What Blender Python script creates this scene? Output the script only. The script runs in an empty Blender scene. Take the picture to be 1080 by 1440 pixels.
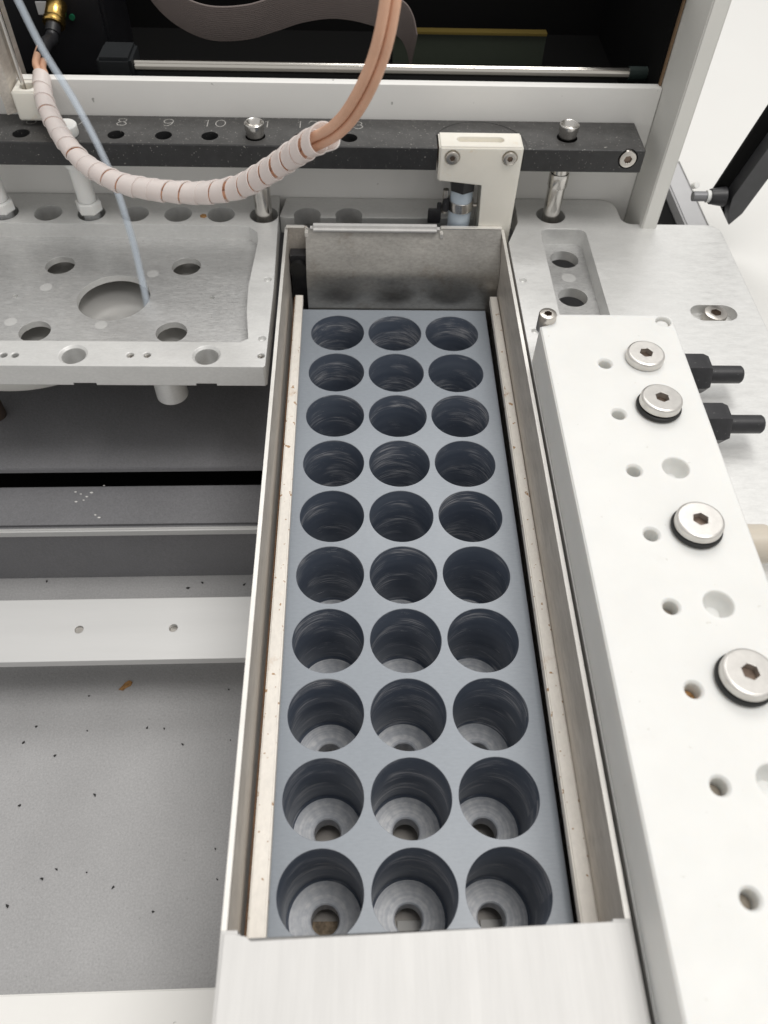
import bpy, bmesh, math, random
from mathutils import Vector, Matrix
random.seed(7)
S = 0.001                                   # everything below is authored in millimetres
sc = bpy.context.scene
C = sc.collection
R = math.radians

# ------------------------------------------------------------------ camera
cd = bpy.data.cameras.new('camera'); cam = bpy.data.objects.new('camera', cd); C.objects.link(cam)
cam.location = (-16.612*S, -188.902*S, 271.377*S)
cam.rotation_euler = (R(37.194), R(-1.2593), R(-0.8788))
cd.sensor_fit = 'VERTICAL'; cd.sensor_height = 36.0; cd.lens = 1104.36/1440*36
cd.clip_start = 0.01; cd.clip_end = 50
cd.dof.use_dof = True; cd.dof.focus_distance = 0.335; cd.dof.aperture_fstop = 14
sc.camera = cam
# ------------------------------------------------------------------ light of the room
w = bpy.data.worlds.new('World'); sc.world = w; w.use_nodes = True
w.node_tree.nodes['Background'].inputs[0].default_value = (1.0, 0.985, 0.96, 1)
w.node_tree.nodes['Background'].inputs[1].default_value = 0.58
def area(name, loc, target, size, power, col=(1, 1, 1)):
    l = bpy.data.lights.new(name, 'AREA'); l.shape = 'RECTANGLE'; l.size, l.size_y = size
    l.energy = power; l.color = col
    o = bpy.data.objects.new(name, l); C.objects.link(o); o.location = loc
    o.rotation_euler = (Vector(target)-Vector(loc)).to_track_quat('-Z', 'Y').to_euler()
    return o
area('ceiling_panel_lamp', (0.30, -0.04, 1.25), (0, 0.02, 0), (0.5, 0.6), 8.6, (1, 0.975, 0.94))
area('rear_sheen_light', (0.22, 0.92, 1.35), (0.02, 0.0, 0), (0.6, 0.5), 6.2, (1, 0.985, 0.96))  # added lamp, set at the angle that puts sheen on the rack top
sc.view_settings.view_transform = 'Standard'; sc.view_settings.look = 'None'
sc.view_settings.exposure = 0.0; sc.view_settings.gamma = 1

# ------------------------------------------------------------------ materials
M = {}
def mat(name, base, rough=0.5, metal=0.0, var=0.0, vscale=60, stretch=(1, 1, 1), bump=0.0, bscale=400,
        bstretch=(1, 1, 1), specks=None, rvar=0.0, bevel=0.0, spec=0.5, sss=0.0, trans=0.0, ior=1.5, coat=0.0, stain=None, grain=None):
    m = bpy.data.materials.new(name); m.use_nodes = True; M[name] = m
    nt = m.node_tree; N = nt.nodes; L = nt.links; b = N['Principled BSDF']
    b.inputs['Base Color'].default_value = (*base, 1); b.inputs['Roughness'].default_value = rough
    b.inputs['Metallic'].default_value = metal; b.inputs['Specular IOR Level'].default_value = spec
    b.inputs['IOR'].default_value = ior
    if trans: b.inputs['Transmission Weight'].default_value = trans
    if coat: b.inputs['Coat Weight'].default_value = coat
    if sss:
        b.inputs['Subsurface Weight'].default_value = sss; b.inputs['Subsurface Radius'].default_value = (1, .9, .8)
        b.inputs['Subsurface Scale'].default_value = 0.005
    tc = N.new('ShaderNodeTexCoord')
    def noise(scale, st, detail=5, rough_=0.6):
        mp = N.new('ShaderNodeMapping'); mp.inputs['Scale'].default_value = st
        L.new(tc.outputs['Object'], mp.inputs['Vector'])
        n = N.new('ShaderNodeTexNoise'); n.inputs['Scale'].default_value = scale
        n.inputs['Detail'].default_value = detail; n.inputs['Roughness'].default_value = rough_
        L.new(mp.outputs[0], n.inputs['Vector']); return n.outputs['Fac']
    def ramp(fac, a, c, v0=0.0, v1=1.0):
        r = N.new('ShaderNodeMapRange'); r.inputs[1].default_value = a; r.inputs[2].default_value = c
        r.inputs[3].default_value = v0; r.inputs[4].default_value = v1; L.new(fac, r.inputs[0]); return r.outputs[0]
    def mix(fac, ca, cb):
        x = N.new('ShaderNodeMix'); x.data_type = 'RGBA'; L.new(fac, x.inputs[0])
        for s, v in ((6, ca), (7, cb)):
            if isinstance(v, tuple): x.inputs[s].default_value = (*v, 1)
            else: L.new(v, x.inputs[s])
        return x.outputs[2]
    col = None
    if var:
        f = ramp(noise(vscale, stretch), 0.3, 0.7)
        lo = tuple(max(0, c*(1-var)) for c in base); hi = tuple(min(1, c*(1+var*0.6)) for c in base)
        col = mix(f, lo, hi)
    if stain:                                   # (colour, scale, threshold, strength)
        f = ramp(noise(stain[1], (1, 1, 1), 8, 0.7), stain[2], stain[2]+0.12, 0, stain[3]); col = mix(f, col or base, stain[0])
    if specks:                                  # (colour, scale, threshold)
        for c_, s_, t_ in specks:
            f = ramp(noise(s_, (1, 1, 1), 2, 0.5), t_, t_+0.03); col = mix(f, col or base, c_)
    if grain:                                   # (amount, scale, stretch): fine tooth of paint or milling
        f = ramp(noise(grain[1], grain[2], 3, .7), .3, .7)
        x = N.new('ShaderNodeMix'); x.data_type = 'RGBA'; x.blend_type = 'MULTIPLY'; x.inputs[0].default_value = 1
        g0, g1 = 1-grain[0], 1+grain[0]*.5; L.new(mix(f, (g0, g0, g0), (g1, g1, g1)), x.inputs[7])
        if col: L.new(col, x.inputs[6])
        else: x.inputs[6].default_value = (*base, 1)
        col = x.outputs[2]
    if col: L.new(col, b.inputs['Base Color'])
    if rvar: L.new(ramp(noise(vscale*2.3, stretch), 0.3, 0.7, rough-rvar, rough+rvar), b.inputs['Roughness'])
    nrm = None
    if bevel:
        bv = N.new('ShaderNodeBevel'); bv.samples = 4; bv.inputs['Radius'].default_value = bevel*S; nrm = bv.outputs[0]
    if bump:
        bp = N.new('ShaderNodeBump'); bp.inputs['Strength'].default_value = bump; bp.inputs['Distance'].default_value = 0.0004
        L.new(noise(bscale, bstretch, 4), bp.inputs['Height'])
        if nrm: L.new(nrm, bp.inputs['Normal'])
        nrm = bp.outputs[0]
    if nrm: L.new(nrm, b.inputs['Normal'])
    return m
ALU = mat('machined_aluminium', (.73, .73, .718), .42, .45, grain=(.06, 900, (.6, 1.3, 1)), var=.035, vscale=160, stretch=(.5, 1.4, 1), bump=.10, bscale=900,
          bstretch=(.25, 1, 1), rvar=.07, bevel=.5, stain=((.60, .58, .55), 60, .62, .25))
ALUP = mat('scuffed_aluminium', (.64, .64, .635), .38, .65, grain=(.12, 1000, (.45, 1.4, 1)), var=.10, vscale=420, stretch=(.35, 1.4, 1), bump=.25, bscale=1300,
           bstretch=(.3, 1, 1), rvar=.10, stain=((.78, .77, .75), 90, .58, .4), specks=[((.48, .47, .46), 900, .68)])
STEEL = mat('brushed_stainless', (.62, .575, .52), .48, .35, grain=(.16, 700, (1, .2, 1)), var=.13, vscale=60, stretch=(1, .15, 1.4), bump=.06, bscale=900,
            bstretch=(1, .08, 1), rvar=.08, stain=((.30, .27, .24), 30, .58, .5))
STEELB = mat('smudged_stainless', grain=(.18, 900, (.5, 1, 1)), base=(.40, .385, .36), rough=.40, metal=.95, var=.2, vscale=40, stretch=(.5, 1, 1.2), bump=.06, bscale=900,
             bstretch=(.1, 1, 1), rvar=.10, stain=((.26, .23, .19), 34, .55, .7))
STEELE = mat('stainless_edge', (.86, .84, .80), .35, .5, var=.08, vscale=120)
LEDGE = mat('satin_ledge_metal', (.66, .652, .64), .6, .12, grain=(.035, 500, (2, .12, 1)), var=.07, vscale=60, stretch=(2.5, .2, 1), bump=.05, bscale=500, bstretch=(2, .1, 1), bevel=.6)
PIN = mat('turned_steel', (.68, .66, .63), .22, 1.0, var=.12, vscale=120, stretch=(1, 1, .2), bump=.04, bscale=900, bstretch=(.2, .2, 1), bevel=.3)
SCREW = mat('screw_steel', (.60, .57, .53), .30, 1.0, var=.15, vscale=300, bump=.08, bscale=1500, bevel=.25)
PLUG = mat('plug_steel', (.67, .65, .62), .36, .85, var=.08, vscale=300, bump=.06, bscale=1600, bevel=.4)
SOCKET = mat('socket_dark_steel', (.20, .15, .12), .35, .9, var=.3, vscale=400)
WHITE = mat('white_acetal', (.75, .75, .732), .48, var=.03, vscale=45, rvar=.06, stain=((.68, .665, .63), 55, .64, .35), bump=.03, bscale=500, sss=.5, bevel=.5,
            specks=[((.66, .65, .62), 330, .735)])
FRAME = mat('white_powder_paint', (.85, .84, .815), .55, var=.02, vscale=30, bump=.05, bscale=1100, bevel=.5,
            specks=[((.45, .44, .42), 210, .755)])
POST = mat('grey_white_paint', (.70, .695, .66), .55, var=.03, vscale=30, bump=.05, bscale=1100, bevel=.5)
CREAM = mat('cream_plastic', (.83, .80, .725), .45, var=.04, vscale=60, sss=.2, bevel=.6, stain=((.66, .46, .22), 38, .60, .55), bump=.03)
LINER = mat('aged_cream_liner', (.83, .79, .73), .6, grain=(.07, 700, (1, .5, 1)), var=.08, vscale=90, stretch=(1, .3, 1), bevel=.3,
            stain=((.55, .38, .24), 60, .60, .5), specks=[((.42, .26, .14), 420, .675)], bump=.08)
RUST = mat('rust_line', (.13, .065, .03), .9, var=.5, vscale=500)
PVC = mat('slate_grey_pvc', (.285, .315, .355), .36, grain=(.07, 900, (.4, 1.4, 1)), var=.05, vscale=25, stretch=(1, .3, 1), bump=.06, bscale=900, bstretch=(1, .2, 1), rvar=.04, bevel=.35)
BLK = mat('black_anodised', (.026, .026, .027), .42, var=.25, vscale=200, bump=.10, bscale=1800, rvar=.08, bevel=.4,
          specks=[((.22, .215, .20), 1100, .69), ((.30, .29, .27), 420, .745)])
BLKTOP = mat('sheen_black_anodised', (.062, .061, .060), .42, var=.25, vscale=150, bump=.12, bscale=1800, rvar=.08,  # rail top: sheen lightened into the base, with dust specks
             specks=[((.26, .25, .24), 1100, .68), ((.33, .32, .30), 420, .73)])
BLKP = mat('black_plastic', (.022, .022, .025), .42, var=.25, vscale=300, bump=.12, bscale=1500, bevel=.4, specks=[((.12, .12, .12), 900, .70)])
RUB = mat('black_rubber', (.012, .012, .012), .5)
VOID = mat('matt_black_and_shade', (.006, .006, .006), .75, spec=.12)  # black paint, also put where only deep shade lies
NUM = mat('engraved_grey', (.46, .45, .43), .6, var=.4, vscale=700)
GREYF = mat('grey_textured_paint', grain=(.16, 1100, (1, 1, 1)), base=(.40, .398, .402), rough=.55, var=.08, vscale=25, bump=.6, bscale=650, bstretch=(1, 1.0, 1), spec=.35,
            specks=[((.33, .33, .33), 600, .70)])
GREYD = mat('dark_grey_textured_paint', grain=(.16, 1100, (1, 1, 1)), base=(.215, .215, .226), rough=.5, var=.08, vscale=25, bump=.5, bscale=650, spec=.4)
BARAL = mat('satin_cross_bar', (.66, .66, .655), .45, .35, var=.04, vscale=40, stretch=(.2, 2, 1), bump=.06, bscale=700, bstretch=(.1, 1, 1), bevel=.5)
COPPER = mat('orange_tubing', (.68, .40, .27), .38, var=.10, vscale=120, spec=.5, sss=.15)
GOLD = mat('brass', (.80, .52, .16), .25, 1.0, var=.25, vscale=350, bump=.1, bscale=1500)
CHROME = mat('polished_rod', (.70, .67, .62), .16, 1.0, var=.08, vscale=60, stretch=(.1, 1, 1))
NYL = mat('white_nylon', (.80, .80, .78), .4, sss=.3, bevel=.3, var=.02)
TIP = mat('milky_plastic', (.72, .73, .73), .35, trans=.35, sss=.1)
BLUE = mat('pale_blue_silicone', (.60, .69, .78), .35, sss=.3, trans=.15, var=.04)
RIB = mat('ribbon_grey', (.20, .165, .155), .55, var=.05, vscale=50)
TEAL = mat('dull_green_panel', (.045, .055, .04), .5)
YEL = mat('yellow_passivated_edge', (.42, .31, .09), .35, .8)
WALLW = mat('white_stand_in', (.74, .735, .715), .6, var=.015, vscale=12)
STRUT = mat('grey_painted_bar', (.50, .50, .51), .5, var=.05, vscale=50, bevel=.5)
BROWN = mat('rust_brown_flake', (.38, .20, .07), .7, var=.5, vscale=500)
CRUMB = mat('black_crumb', (.008, .008, .008), .6)
FAINT = mat('pale_plug_mark', (.62, .62, .61), .45, .4, var=.05, vscale=200)

def pvc_bore():                                # turned wall of the wells: machining rings and scuffs, shade darkened into the base
    m = bpy.data.materials.new('slate_pvc_bore_shaded'); m.use_nodes = True; nt = m.node_tree; N = nt.nodes; L = nt.links
    b = N['Principled BSDF']; b.inputs['Roughness'].default_value = .33; b.inputs['Specular IOR Level'].default_value = .5
    uv = N.new('ShaderNodeUVMap'); uv.uv_map = 'UVMap'; oi = N.new('ShaderNodeObjectInfo')
    def ns(su, sv, off, detail=3, sc_=1.0):
        cx = N.new('ShaderNodeCombineXYZ'); k = N.new('ShaderNodeMath'); k.operation = 'MULTIPLY'; k.inputs[1].default_value = 97.0*off
        L.new(oi.outputs['Random'], k.inputs[0]); L.new(k.outputs[0], cx.inputs[2])
        mp = N.new('ShaderNodeVectorMath'); mp.operation = 'MULTIPLY'; mp.inputs[1].default_value = (su, sv, 0)
        L.new(uv.outputs[0], mp.inputs[0]); ad = N.new('ShaderNodeVectorMath'); ad.operation = 'ADD'
        L.new(mp.outputs[0], ad.inputs[0]); L.new(cx.outputs[0], ad.inputs[1])
        n = N.new('ShaderNodeTexNoise'); n.inputs['Scale'].default_value = sc_; n.inputs['Detail'].default_value = detail
        L.new(ad.outputs[0], n.inputs['Vector']); return n.outputs['Fac']
    def rg(f, a, c, v0=0., v1=1.):
        r = N.new('ShaderNodeMapRange'); [setattr(r.inputs[i+1], 'default_value', v) for i, v in enumerate((a, c, v0, v1))]
        L.new(f, r.inputs[0]); return r.outputs[0]
    def mul(a, c):
        k = N.new('ShaderNodeMath'); k.operation = 'MULTIPLY'; L.new(a, k.inputs[0])
        if isinstance(c, float): k.inputs[1].default_value = c
        else: L.new(c, k.inputs[1])
        return k.outputs[0]
    def mix(f, a, c):
        x = N.new('ShaderNodeMix'); x.data_type = 'RGBA'; L.new(f, x.inputs[0])
        for s, v in ((6, a), (7, c)):
            if isinstance(v, tuple): x.inputs[s].default_value = (*v, 1)
            else: L.new(v, x.inputs[s])
        return x.outputs[2]
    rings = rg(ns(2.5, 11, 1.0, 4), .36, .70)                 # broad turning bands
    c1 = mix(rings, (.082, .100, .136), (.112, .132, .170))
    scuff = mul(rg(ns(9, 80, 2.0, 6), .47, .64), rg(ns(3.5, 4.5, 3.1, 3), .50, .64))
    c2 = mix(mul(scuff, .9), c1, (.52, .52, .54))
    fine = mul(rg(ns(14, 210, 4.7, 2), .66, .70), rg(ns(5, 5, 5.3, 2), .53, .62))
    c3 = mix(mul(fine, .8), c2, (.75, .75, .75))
    L.new(c3, b.inputs['Base Color'])
    bp = N.new('ShaderNodeBump'); bp.inputs['Strength'].default_value = .12; bp.inputs['Distance'].default_value = .0002
    L.new(ns(2, 90, 6.0, 2), bp.inputs['Height']); L.new(bp.outputs[0], b.inputs['Normal'])
    return m
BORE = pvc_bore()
def ring_floor():                              # lathe marks on the well floors
    m = bpy.data.materials.new('slate_pvc_floor'); m.use_nodes = True; nt = m.node_tree; N = nt.nodes; L = nt.links
    b = N['Principled BSDF']; b.inputs['Roughness'].default_value = .38
    tc = N.new('ShaderNodeTexCoord'); ln = N.new('ShaderNodeVectorMath'); ln.operation = 'LENGTH'
    fl = N.new('ShaderNodeVectorMath'); fl.operation = 'MULTIPLY'; fl.inputs[1].default_value = (1, 1, 0)
    L.new(tc.outputs['Object'], fl.inputs[0]); L.new(fl.outputs[0], ln.inputs[0])
    oi = N.new('ShaderNodeObjectInfo'); cx = N.new('ShaderNodeCombineXYZ'); L.new(ln.outputs['Value'], cx.inputs[0])
    k = N.new('ShaderNodeMath'); k.operation = 'MULTIPLY'; k.inputs[1].default_value = .5; L.new(oi.outputs['Random'], k.inputs[0]); L.new(k.outputs[0], cx.inputs[1])
    n = N.new('ShaderNodeTexNoise'); n.inputs['Scale'].default_value = 900; n.inputs['Detail'].default_value = 3; L.new(cx.outputs[0], n.inputs['Vector'])
    n2 = N.new('ShaderNodeTexNoise'); n2.inputs['Scale'].default_value = 350; L.new(tc.outputs['Object'], n2.inputs['Vector'])
    a = N.new('ShaderNodeMath'); a.operation = 'MULTIPLY'; L.new(n.outputs['Fac'], a.inputs[0]); L.new(n2.outputs['Fac'], a.inputs[1])
    r = N.new('ShaderNodeValToRGB'); r.color_ramp.elements[0].position = .16; r.color_ramp.elements[0].color = (.46, .485, .53, 1)
    r.color_ramp.elements[1].position = .40; r.color_ramp.elements[1].color = (.72, .73, .75, 1)
    L.new(a.outputs[0], r.inputs[0]); L.new(r.outputs[0], b.inputs['Base Color'])
    bp = N.new('ShaderNodeBump'); bp.inputs['Strength'].default_value = .3; bp.inputs['Distance'].default_value = .0002
    L.new(n.outputs['Fac'], bp.inputs['Height']); L.new(bp.outputs[0], b.inputs['Normal'])
    return m
FLOORM = ring_floor()
def wrap_mat():
    m = bpy.data.materials.new('milky_spiral_wrap'); m.use_nodes = True; nt = m.node_tree; N = nt.nodes; L = nt.links
    b = N['Principled BSDF']; b.inputs['Base Color'].default_value = (.95, .93, .92, 1); b.inputs['Roughness'].default_value = .24
    tr = N.new('ShaderNodeBsdfTransparent'); tr.inputs[0].default_value = (.97, .90, .87, 1)
    tl = N.new('ShaderNodeBsdfTranslucent'); tl.inputs[0].default_value = (.97, .94, .92, 1)
    m1 = N.new('ShaderNodeMixShader'); m1.inputs[0].default_value = .35; L.new(b.outputs[0], m1.inputs[1]); L.new(tl.outputs[0], m1.inputs[2])
    m2 = N.new('ShaderNodeMixShader'); m2.inputs[0].default_value = .24; L.new(m1.outputs[0], m2.inputs[1]); L.new(tr.outputs[0], m2.inputs[2])
    L.new(m2.outputs[0], N['Material Output'].inputs[0]); return m
WRAP = wrap_mat()
def clear_mat():
    m = bpy.data.materials.new('clear_blue_tubing'); m.use_nodes = True; nt = m.node_tree; N = nt.nodes; L = nt.links
    b = N['Principled BSDF']; b.inputs['Base Color'].default_value = (.82, .87, .93, 1); b.inputs['Roughness'].default_value = .22
    tr = N.new('ShaderNodeBsdfTransparent'); tr.inputs[0].default_value = (.95, .97, .99, 1)
    m2 = N.new('ShaderNodeMixShader'); m2.inputs[0].default_value = .80; L.new(b.outputs[0], m2.inputs[1]); L.new(tr.outputs[0], m2.inputs[2])
    L.new(m2.outputs[0], N['Material Output'].inputs[0]); return m
CLEAR = clear_mat()

# ------------------------------------------------------------------ mesh helpers (millimetres)
class MB:
    def __init__(s): s.b = bmesh.new()
    def box(s, x0, x1, y0, y1, z0, z1, bev=0, seg=2):
        r = bmesh.ops.create_cube(s.b, size=1)['verts']
        for v in r: v.co = Vector((x0+(v.co.x+.5)*(x1-x0), y0+(v.co.y+.5)*(y1-y0), z0+(v.co.z+.5)*(z1-z0)))
        if bev:
            es = list({e for v in r for e in v.link_edges}); bmesh.ops.bevel(s.b, geom=es, offset=bev, segments=seg, affect='EDGES')
        return s
    def prism(s, poly, z0, z1, bev=0):
        lo = [s.b.verts.new((x, y, z0)) for x, y in poly]; hi = [s.b.verts.new((x, y, z1)) for x, y in poly]
        n = len(poly); s.b.faces.new(lo[::-1]); top = s.b.faces.new(hi)
        for i in range(n): s.b.faces.new((lo[i], lo[(i+1) % n], hi[(i+1) % n], hi[i]))
        if bev: bmesh.ops.bevel(s.b, geom=list(top.edges), offset=bev, segments=2, affect='EDGES')
        return s
    def lathe(s, prof, c=(0, 0, 0), axis=(0, 0, 1), n=40, phase=0, close=True):
        # prof: list of (radius, height); capped where the ends have radius 0
        q = Vector((0, 0, 1)).rotation_difference(Vector(axis).normalized()).to_matrix(); c = Vector(c); rings = []
        for r, h in prof:
            if r < 1e-6: rings.append([s.b.verts.new(c+q@Vector((0, 0, h)))])
            else: rings.append([s.b.verts.new(c+q@Vector((r*math.cos(phase+2*math.pi*i/n), r*math.sin(phase+2*math.pi*i/n), h))) for i in range(n)])
        for a, d in zip(rings, rings[1:]):
            for i in range(n):
                j = (i+1) % n
                if len(a) == 1 and len(d) == 1: continue
                if len(a) == 1: s.b.faces.new((a[0], d[j], d[i]))
                elif len(d) == 1: s.b.faces.new((a[i], a[j], d[0]))
                else: s.b.faces.new((a[i], a[j], d[j], d[i]))
        return s
    def cyl(s, c, r, h, axis=(0, 0, 1), n=40, r2=None, phase=0):
        r2 = r if r2 is None else r2
        return s.lathe([(0, 0), (r, 0), (r2, h), (0, h)], c, axis, n, phase)
    def tube(s, pts, r, n=12, cap=True, radii=None):
        fr = frames(pts); rings = []
        for k, (p, t, u, v) in enumerate(fr):
            rr = radii[k] if radii else r
            rings.append([s.b.verts.new(p+u*(rr*math.cos(2*math.pi*i/n))+v*(rr*math.sin(2*math.pi*i/n))) for i in range(n)])
        for a, d in zip(rings, rings[1:]):
            for i in range(n): s.b.faces.new((a[i], a[(i+1) % n], d[(i+1) % n], d[i]))
        if cap: s.b.faces.new(rings[0][::-1]); s.b.faces.new(rings[-1])
        return s
    def cut(s, cutter):                        # boolean difference, done in millimetres
        bmesh.ops.recalc_face_normals(s.b, faces=s.b.faces[:]); bmesh.ops.recalc_face_normals(cutter.b, faces=cutter.b.faces[:])
        ma = bpy.data.meshes.new('tmp_a'); s.b.to_mesh(ma); mc = bpy.data.meshes.new('tmp_c'); cutter.b.to_mesh(mc)
        oa = bpy.data.objects.new('tmp_a', ma); oc = bpy.data.objects.new('tmp_c', mc); C.objects.link(oa); C.objects.link(oc)
        md = oa.modifiers.new('b', 'BOOLEAN'); md.operation = 'DIFFERENCE'; md.solver = 'EXACT'; md.object = oc; md.use_self = True
        dg = bpy.context.evaluated_depsgraph_get(); dg.update()
        me = bpy.data.meshes.new_from_object(oa.evaluated_get(dg))
        s.b.free(); s.b = bmesh.new(); s.b.from_mesh(me)
        for o in (oa, oc): bpy.data.objects.remove(o)
        for x in (ma, mc, me): bpy.data.meshes.remove(x)
        return s
    def mesh(s, name, m, origin, ang=35, recalc=True):
        if recalc: bmesh.ops.recalc_face_normals(s.b, faces=s.b.faces[:])
        bmesh.ops.translate(s.b, verts=s.b.verts[:], vec=-Vector(origin)); bmesh.ops.scale(s.b, verts=s.b.verts[:], vec=(S, S, S))
        me = bpy.data.meshes.new(name); s.b.to_mesh(me); s.b.free()
        for p in me.polygons: p.use_smooth = True
        me.set_sharp_from_angle(angle=R(ang))
        for x in (m if isinstance(m, (list, tuple)) else [m]): me.materials.append(x)
        return me
    def build(s, name, m, parent=None, origin=None, ang=35, recalc=True):
        if origin is None:
            cs = [v.co for v in s.b.verts]; lo = [min(c[i] for c in cs) for i in range(3)]; hi = [max(c[i] for c in cs) for i in range(3)]
            origin = ((lo[0]+hi[0])/2, (lo[1]+hi[1])/2, lo[2])
        me = s.mesh(name, m, origin, ang, recalc)
        return place(name, me, origin, parent)
WORLD = {}
def place(name, me, origin, parent=None):
    o = bpy.data.objects.new(name, me); C.objects.link(o); WORLD[o.name] = Vector(origin)
    o.parent = parent; o.location = (Vector(origin)-(WORLD[parent.name] if parent else Vector()))*S
    return o
def frames(pts):
    P = [Vector(p) for p in pts]; out = []; u = None
    for i, p in enumerate(P):
        t = (P[min(i+1, len(P)-1)]-P[max(i-1, 0)]).normalized()
        if u is None: u = t.orthogonal().normalized()
        else: u = (u-t*u.dot(t)).normalized()
        out.append((p, t, u, t.cross(u)))
    return out
def spline(pts, step=1.0):                     # Catmull-Rom, resampled evenly
    P = [Vector(p) for p in pts]; P = [P[0]*2-P[1]]+P+[P[-1]*2-P[-2]]; d = []
    for i in range(1, len(P)-2):
        for k in range(24):
            t = k/24; a, b, c, e = P[i-1:i+3]
            d.append(.5*((2*b)+(c-a)*t+(2*a-5*b+4*c-e)*t*t+(3*b-a-3*c+e)*t**3))
    d.append(P[-2]); out = [d[0]]; acc = 0
    for a, b in zip(d, d[1:]):
        l = (b-a).length
        while acc+l >= step:
            f = (step-acc)/l; a = a.lerp(b, f); out.append(a.copy()); l = (b-a).length; acc = 0
        acc += l
    return out
def rrect(x0, x1, y0, y1, r, n=6):
    pts = []
    for cx, cy, a0 in ((x1-r, y1-r, 0), (x0+r, y1-r, 90), (x0+r, y0+r, 180), (x1-r, y0+r, 270)):
        for i in range(n+1): a = R(a0+90*i/n); pts.append((cx+r*math.cos(a), cy+r*math.sin(a)))
    return pts
def thing(name, label, cat, loc, group=None):
    o = bpy.data.objects.new(name, None); C.objects.link(o); o.empty_display_size = .01
    WORLD[o.name] = Vector(loc); o.location = Vector(loc)*S; return tag(o, label, cat, group)
def tag(o, label, cat, group=None):
    o['label'] = label; o['category'] = cat
    if group: o['group'] = group
    return o
def struct(o): o['kind'] = 'structure'; return o
def lab(o, t): o['label'] = t; return o
def setuv(me, fn):
    lay = me.uv_layers.new(name='UVMap')
    for p in me.polygons:
        us = [fn(me.vertices[me.loops[l].vertex_index].co) for l in p.loop_indices]
        mx = max(a for a, _ in us)
        for l, (a, b) in zip(p.loop_indices, us):
            if mx-a > .5: a += 1
            lay.data[l].uv = (a, b)
DZ = 38.5                                       # top of the deck plates

def socket_screw(name, c, axis, r, h, parent, hexr, mh=SCREW, ms=SOCKET, depth=None, bev=.5, phase=.2):
    """cap screw head with a hexagonal socket (head stands from c along axis)"""
    depth = depth or h*.6
    hd = MB().lathe([(0, 0), (r, 0), (r, h-bev), (r-bev*.3, h-bev*.3), (r-bev, h), (0, h)], c, axis, 40)
    q = Vector(axis).normalized()
    hd.cut(MB().cyl(Vector(c)+q*(h-depth), hexr, depth+1, axis, 6, phase=phase))
    o = hd.build(name, mh, parent)
    MB().cyl(Vector(c)+q*(h-depth+.05), hexr*.985, .25, axis, 6, phase=phase).build('socket', ms, o)
    return o

# ================================================================== SETTING
struct(MB().box(-300, 127.3, 200, 205, 20, 96.2).build('rear_panel', FRAME))
# the dark gantry recess behind the rear panel, open to the front
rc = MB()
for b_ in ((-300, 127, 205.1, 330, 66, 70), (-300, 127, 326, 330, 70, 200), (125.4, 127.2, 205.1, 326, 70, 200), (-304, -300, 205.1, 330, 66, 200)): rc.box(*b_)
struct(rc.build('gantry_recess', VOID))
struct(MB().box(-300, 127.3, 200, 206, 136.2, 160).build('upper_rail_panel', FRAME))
struct(MB().box(126.5, 127.2, 202.6, 205, 96.3, 136.1).build('recess_edge_trim', mat('brown_edge', (.22, .14, .08), .6)))
struct(MB().box(127.6, 135.4, 172.5, 300, 0, 260, .6).build('frame_post', POST))
struct(MB().prism([(194.2, -500), (1500, -500), (1500, 1600), (135.6, 1600), (135.6, 311), (194.2, 311)], -30, 0).build('housing_stand_in', WALLW))  # level sheet in place of the white housing, laid flat to light evenly
struct(MB().box(135.8, 180, 178, 310.8, -30, -8).build('gap_shade_fill', VOID))  # black box filling the void in place of its shade
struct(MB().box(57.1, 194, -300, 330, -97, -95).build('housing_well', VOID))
# cavity left of the tray
yaw = lambda x, y0: y0+(x+60)*.0165
def sl(x0, x1, y0, y1, z0, z1, m, name, bev=0):
    return MB().prism([(x0, yaw(x0, y0)), (x1, yaw(x1, y0)), (x1, yaw(x1, y1)), (x0, yaw(x0, y1))], z0, z1, bev).build(name, m)
struct(MB().box(-300, 57, -300, 300, -95, -85).build('cavity_floor', GREYF))
struct(sl(-300, -57.5, -215, -151.2, -84.9, -78, FRAME, 'front_sill', .5))
struct(sl(-300, -57.5, 39.4, 66, -84.9, -40, GREYD, 'cavity_step', 1.6))
struct(sl(-300, -57.5, 66.2, 199, -84.9, -58, VOID, 'cavity_trough_shade'))  # blackened to stand in for the shade under the shelf overhang
struct(sl(-300, -57.5, 66.6, 199, -31, -28, GREYD, 'cavity_shelf', .4))
struct(MB().box(-300, 127, 199.5, 203, -94.9, 19.9).build('cavity_rear_wall', GREYD))
lip = tag(sl(-300, -57.6, 36.9, 39.2, -44, -39.6, BARAL, 'lit_edge_strip', .8), 'thin pale strip standing for the lit rounded edge of the dark step in the cavity', 'lit edge')  # pale colour stands for light caught on the rounded step edge

cb = thing('cross_bar', 'pale metal cross bar with two screw holes spanning the grey cavity', 'metal bar', (-180, -12, -56))
q = MB().prism([(-300, yaw(-300, -27.2)), (-57.6, yaw(-57.6, -27.2)), (-57.6, yaw(-57.6, 4.8)), (-300, yaw(-300, 4.8))], -54.5, -50)
cc = MB()
for x, y in ((-146.3, -12.7), (-103.6, -12.0)): cc.cyl((x, y, -53.5), 2.0, 6, n=24)
q.cut(cc).build('bar', BARAL, cb)
for x, y in ((-146.3, -12.7), (-103.6, -12.0)):
    MB().cyl((x, y, -53.4), 1.9, 1.2 if x > -120 else 2.6, n=24).build('screw', SCREW, cb)
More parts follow.
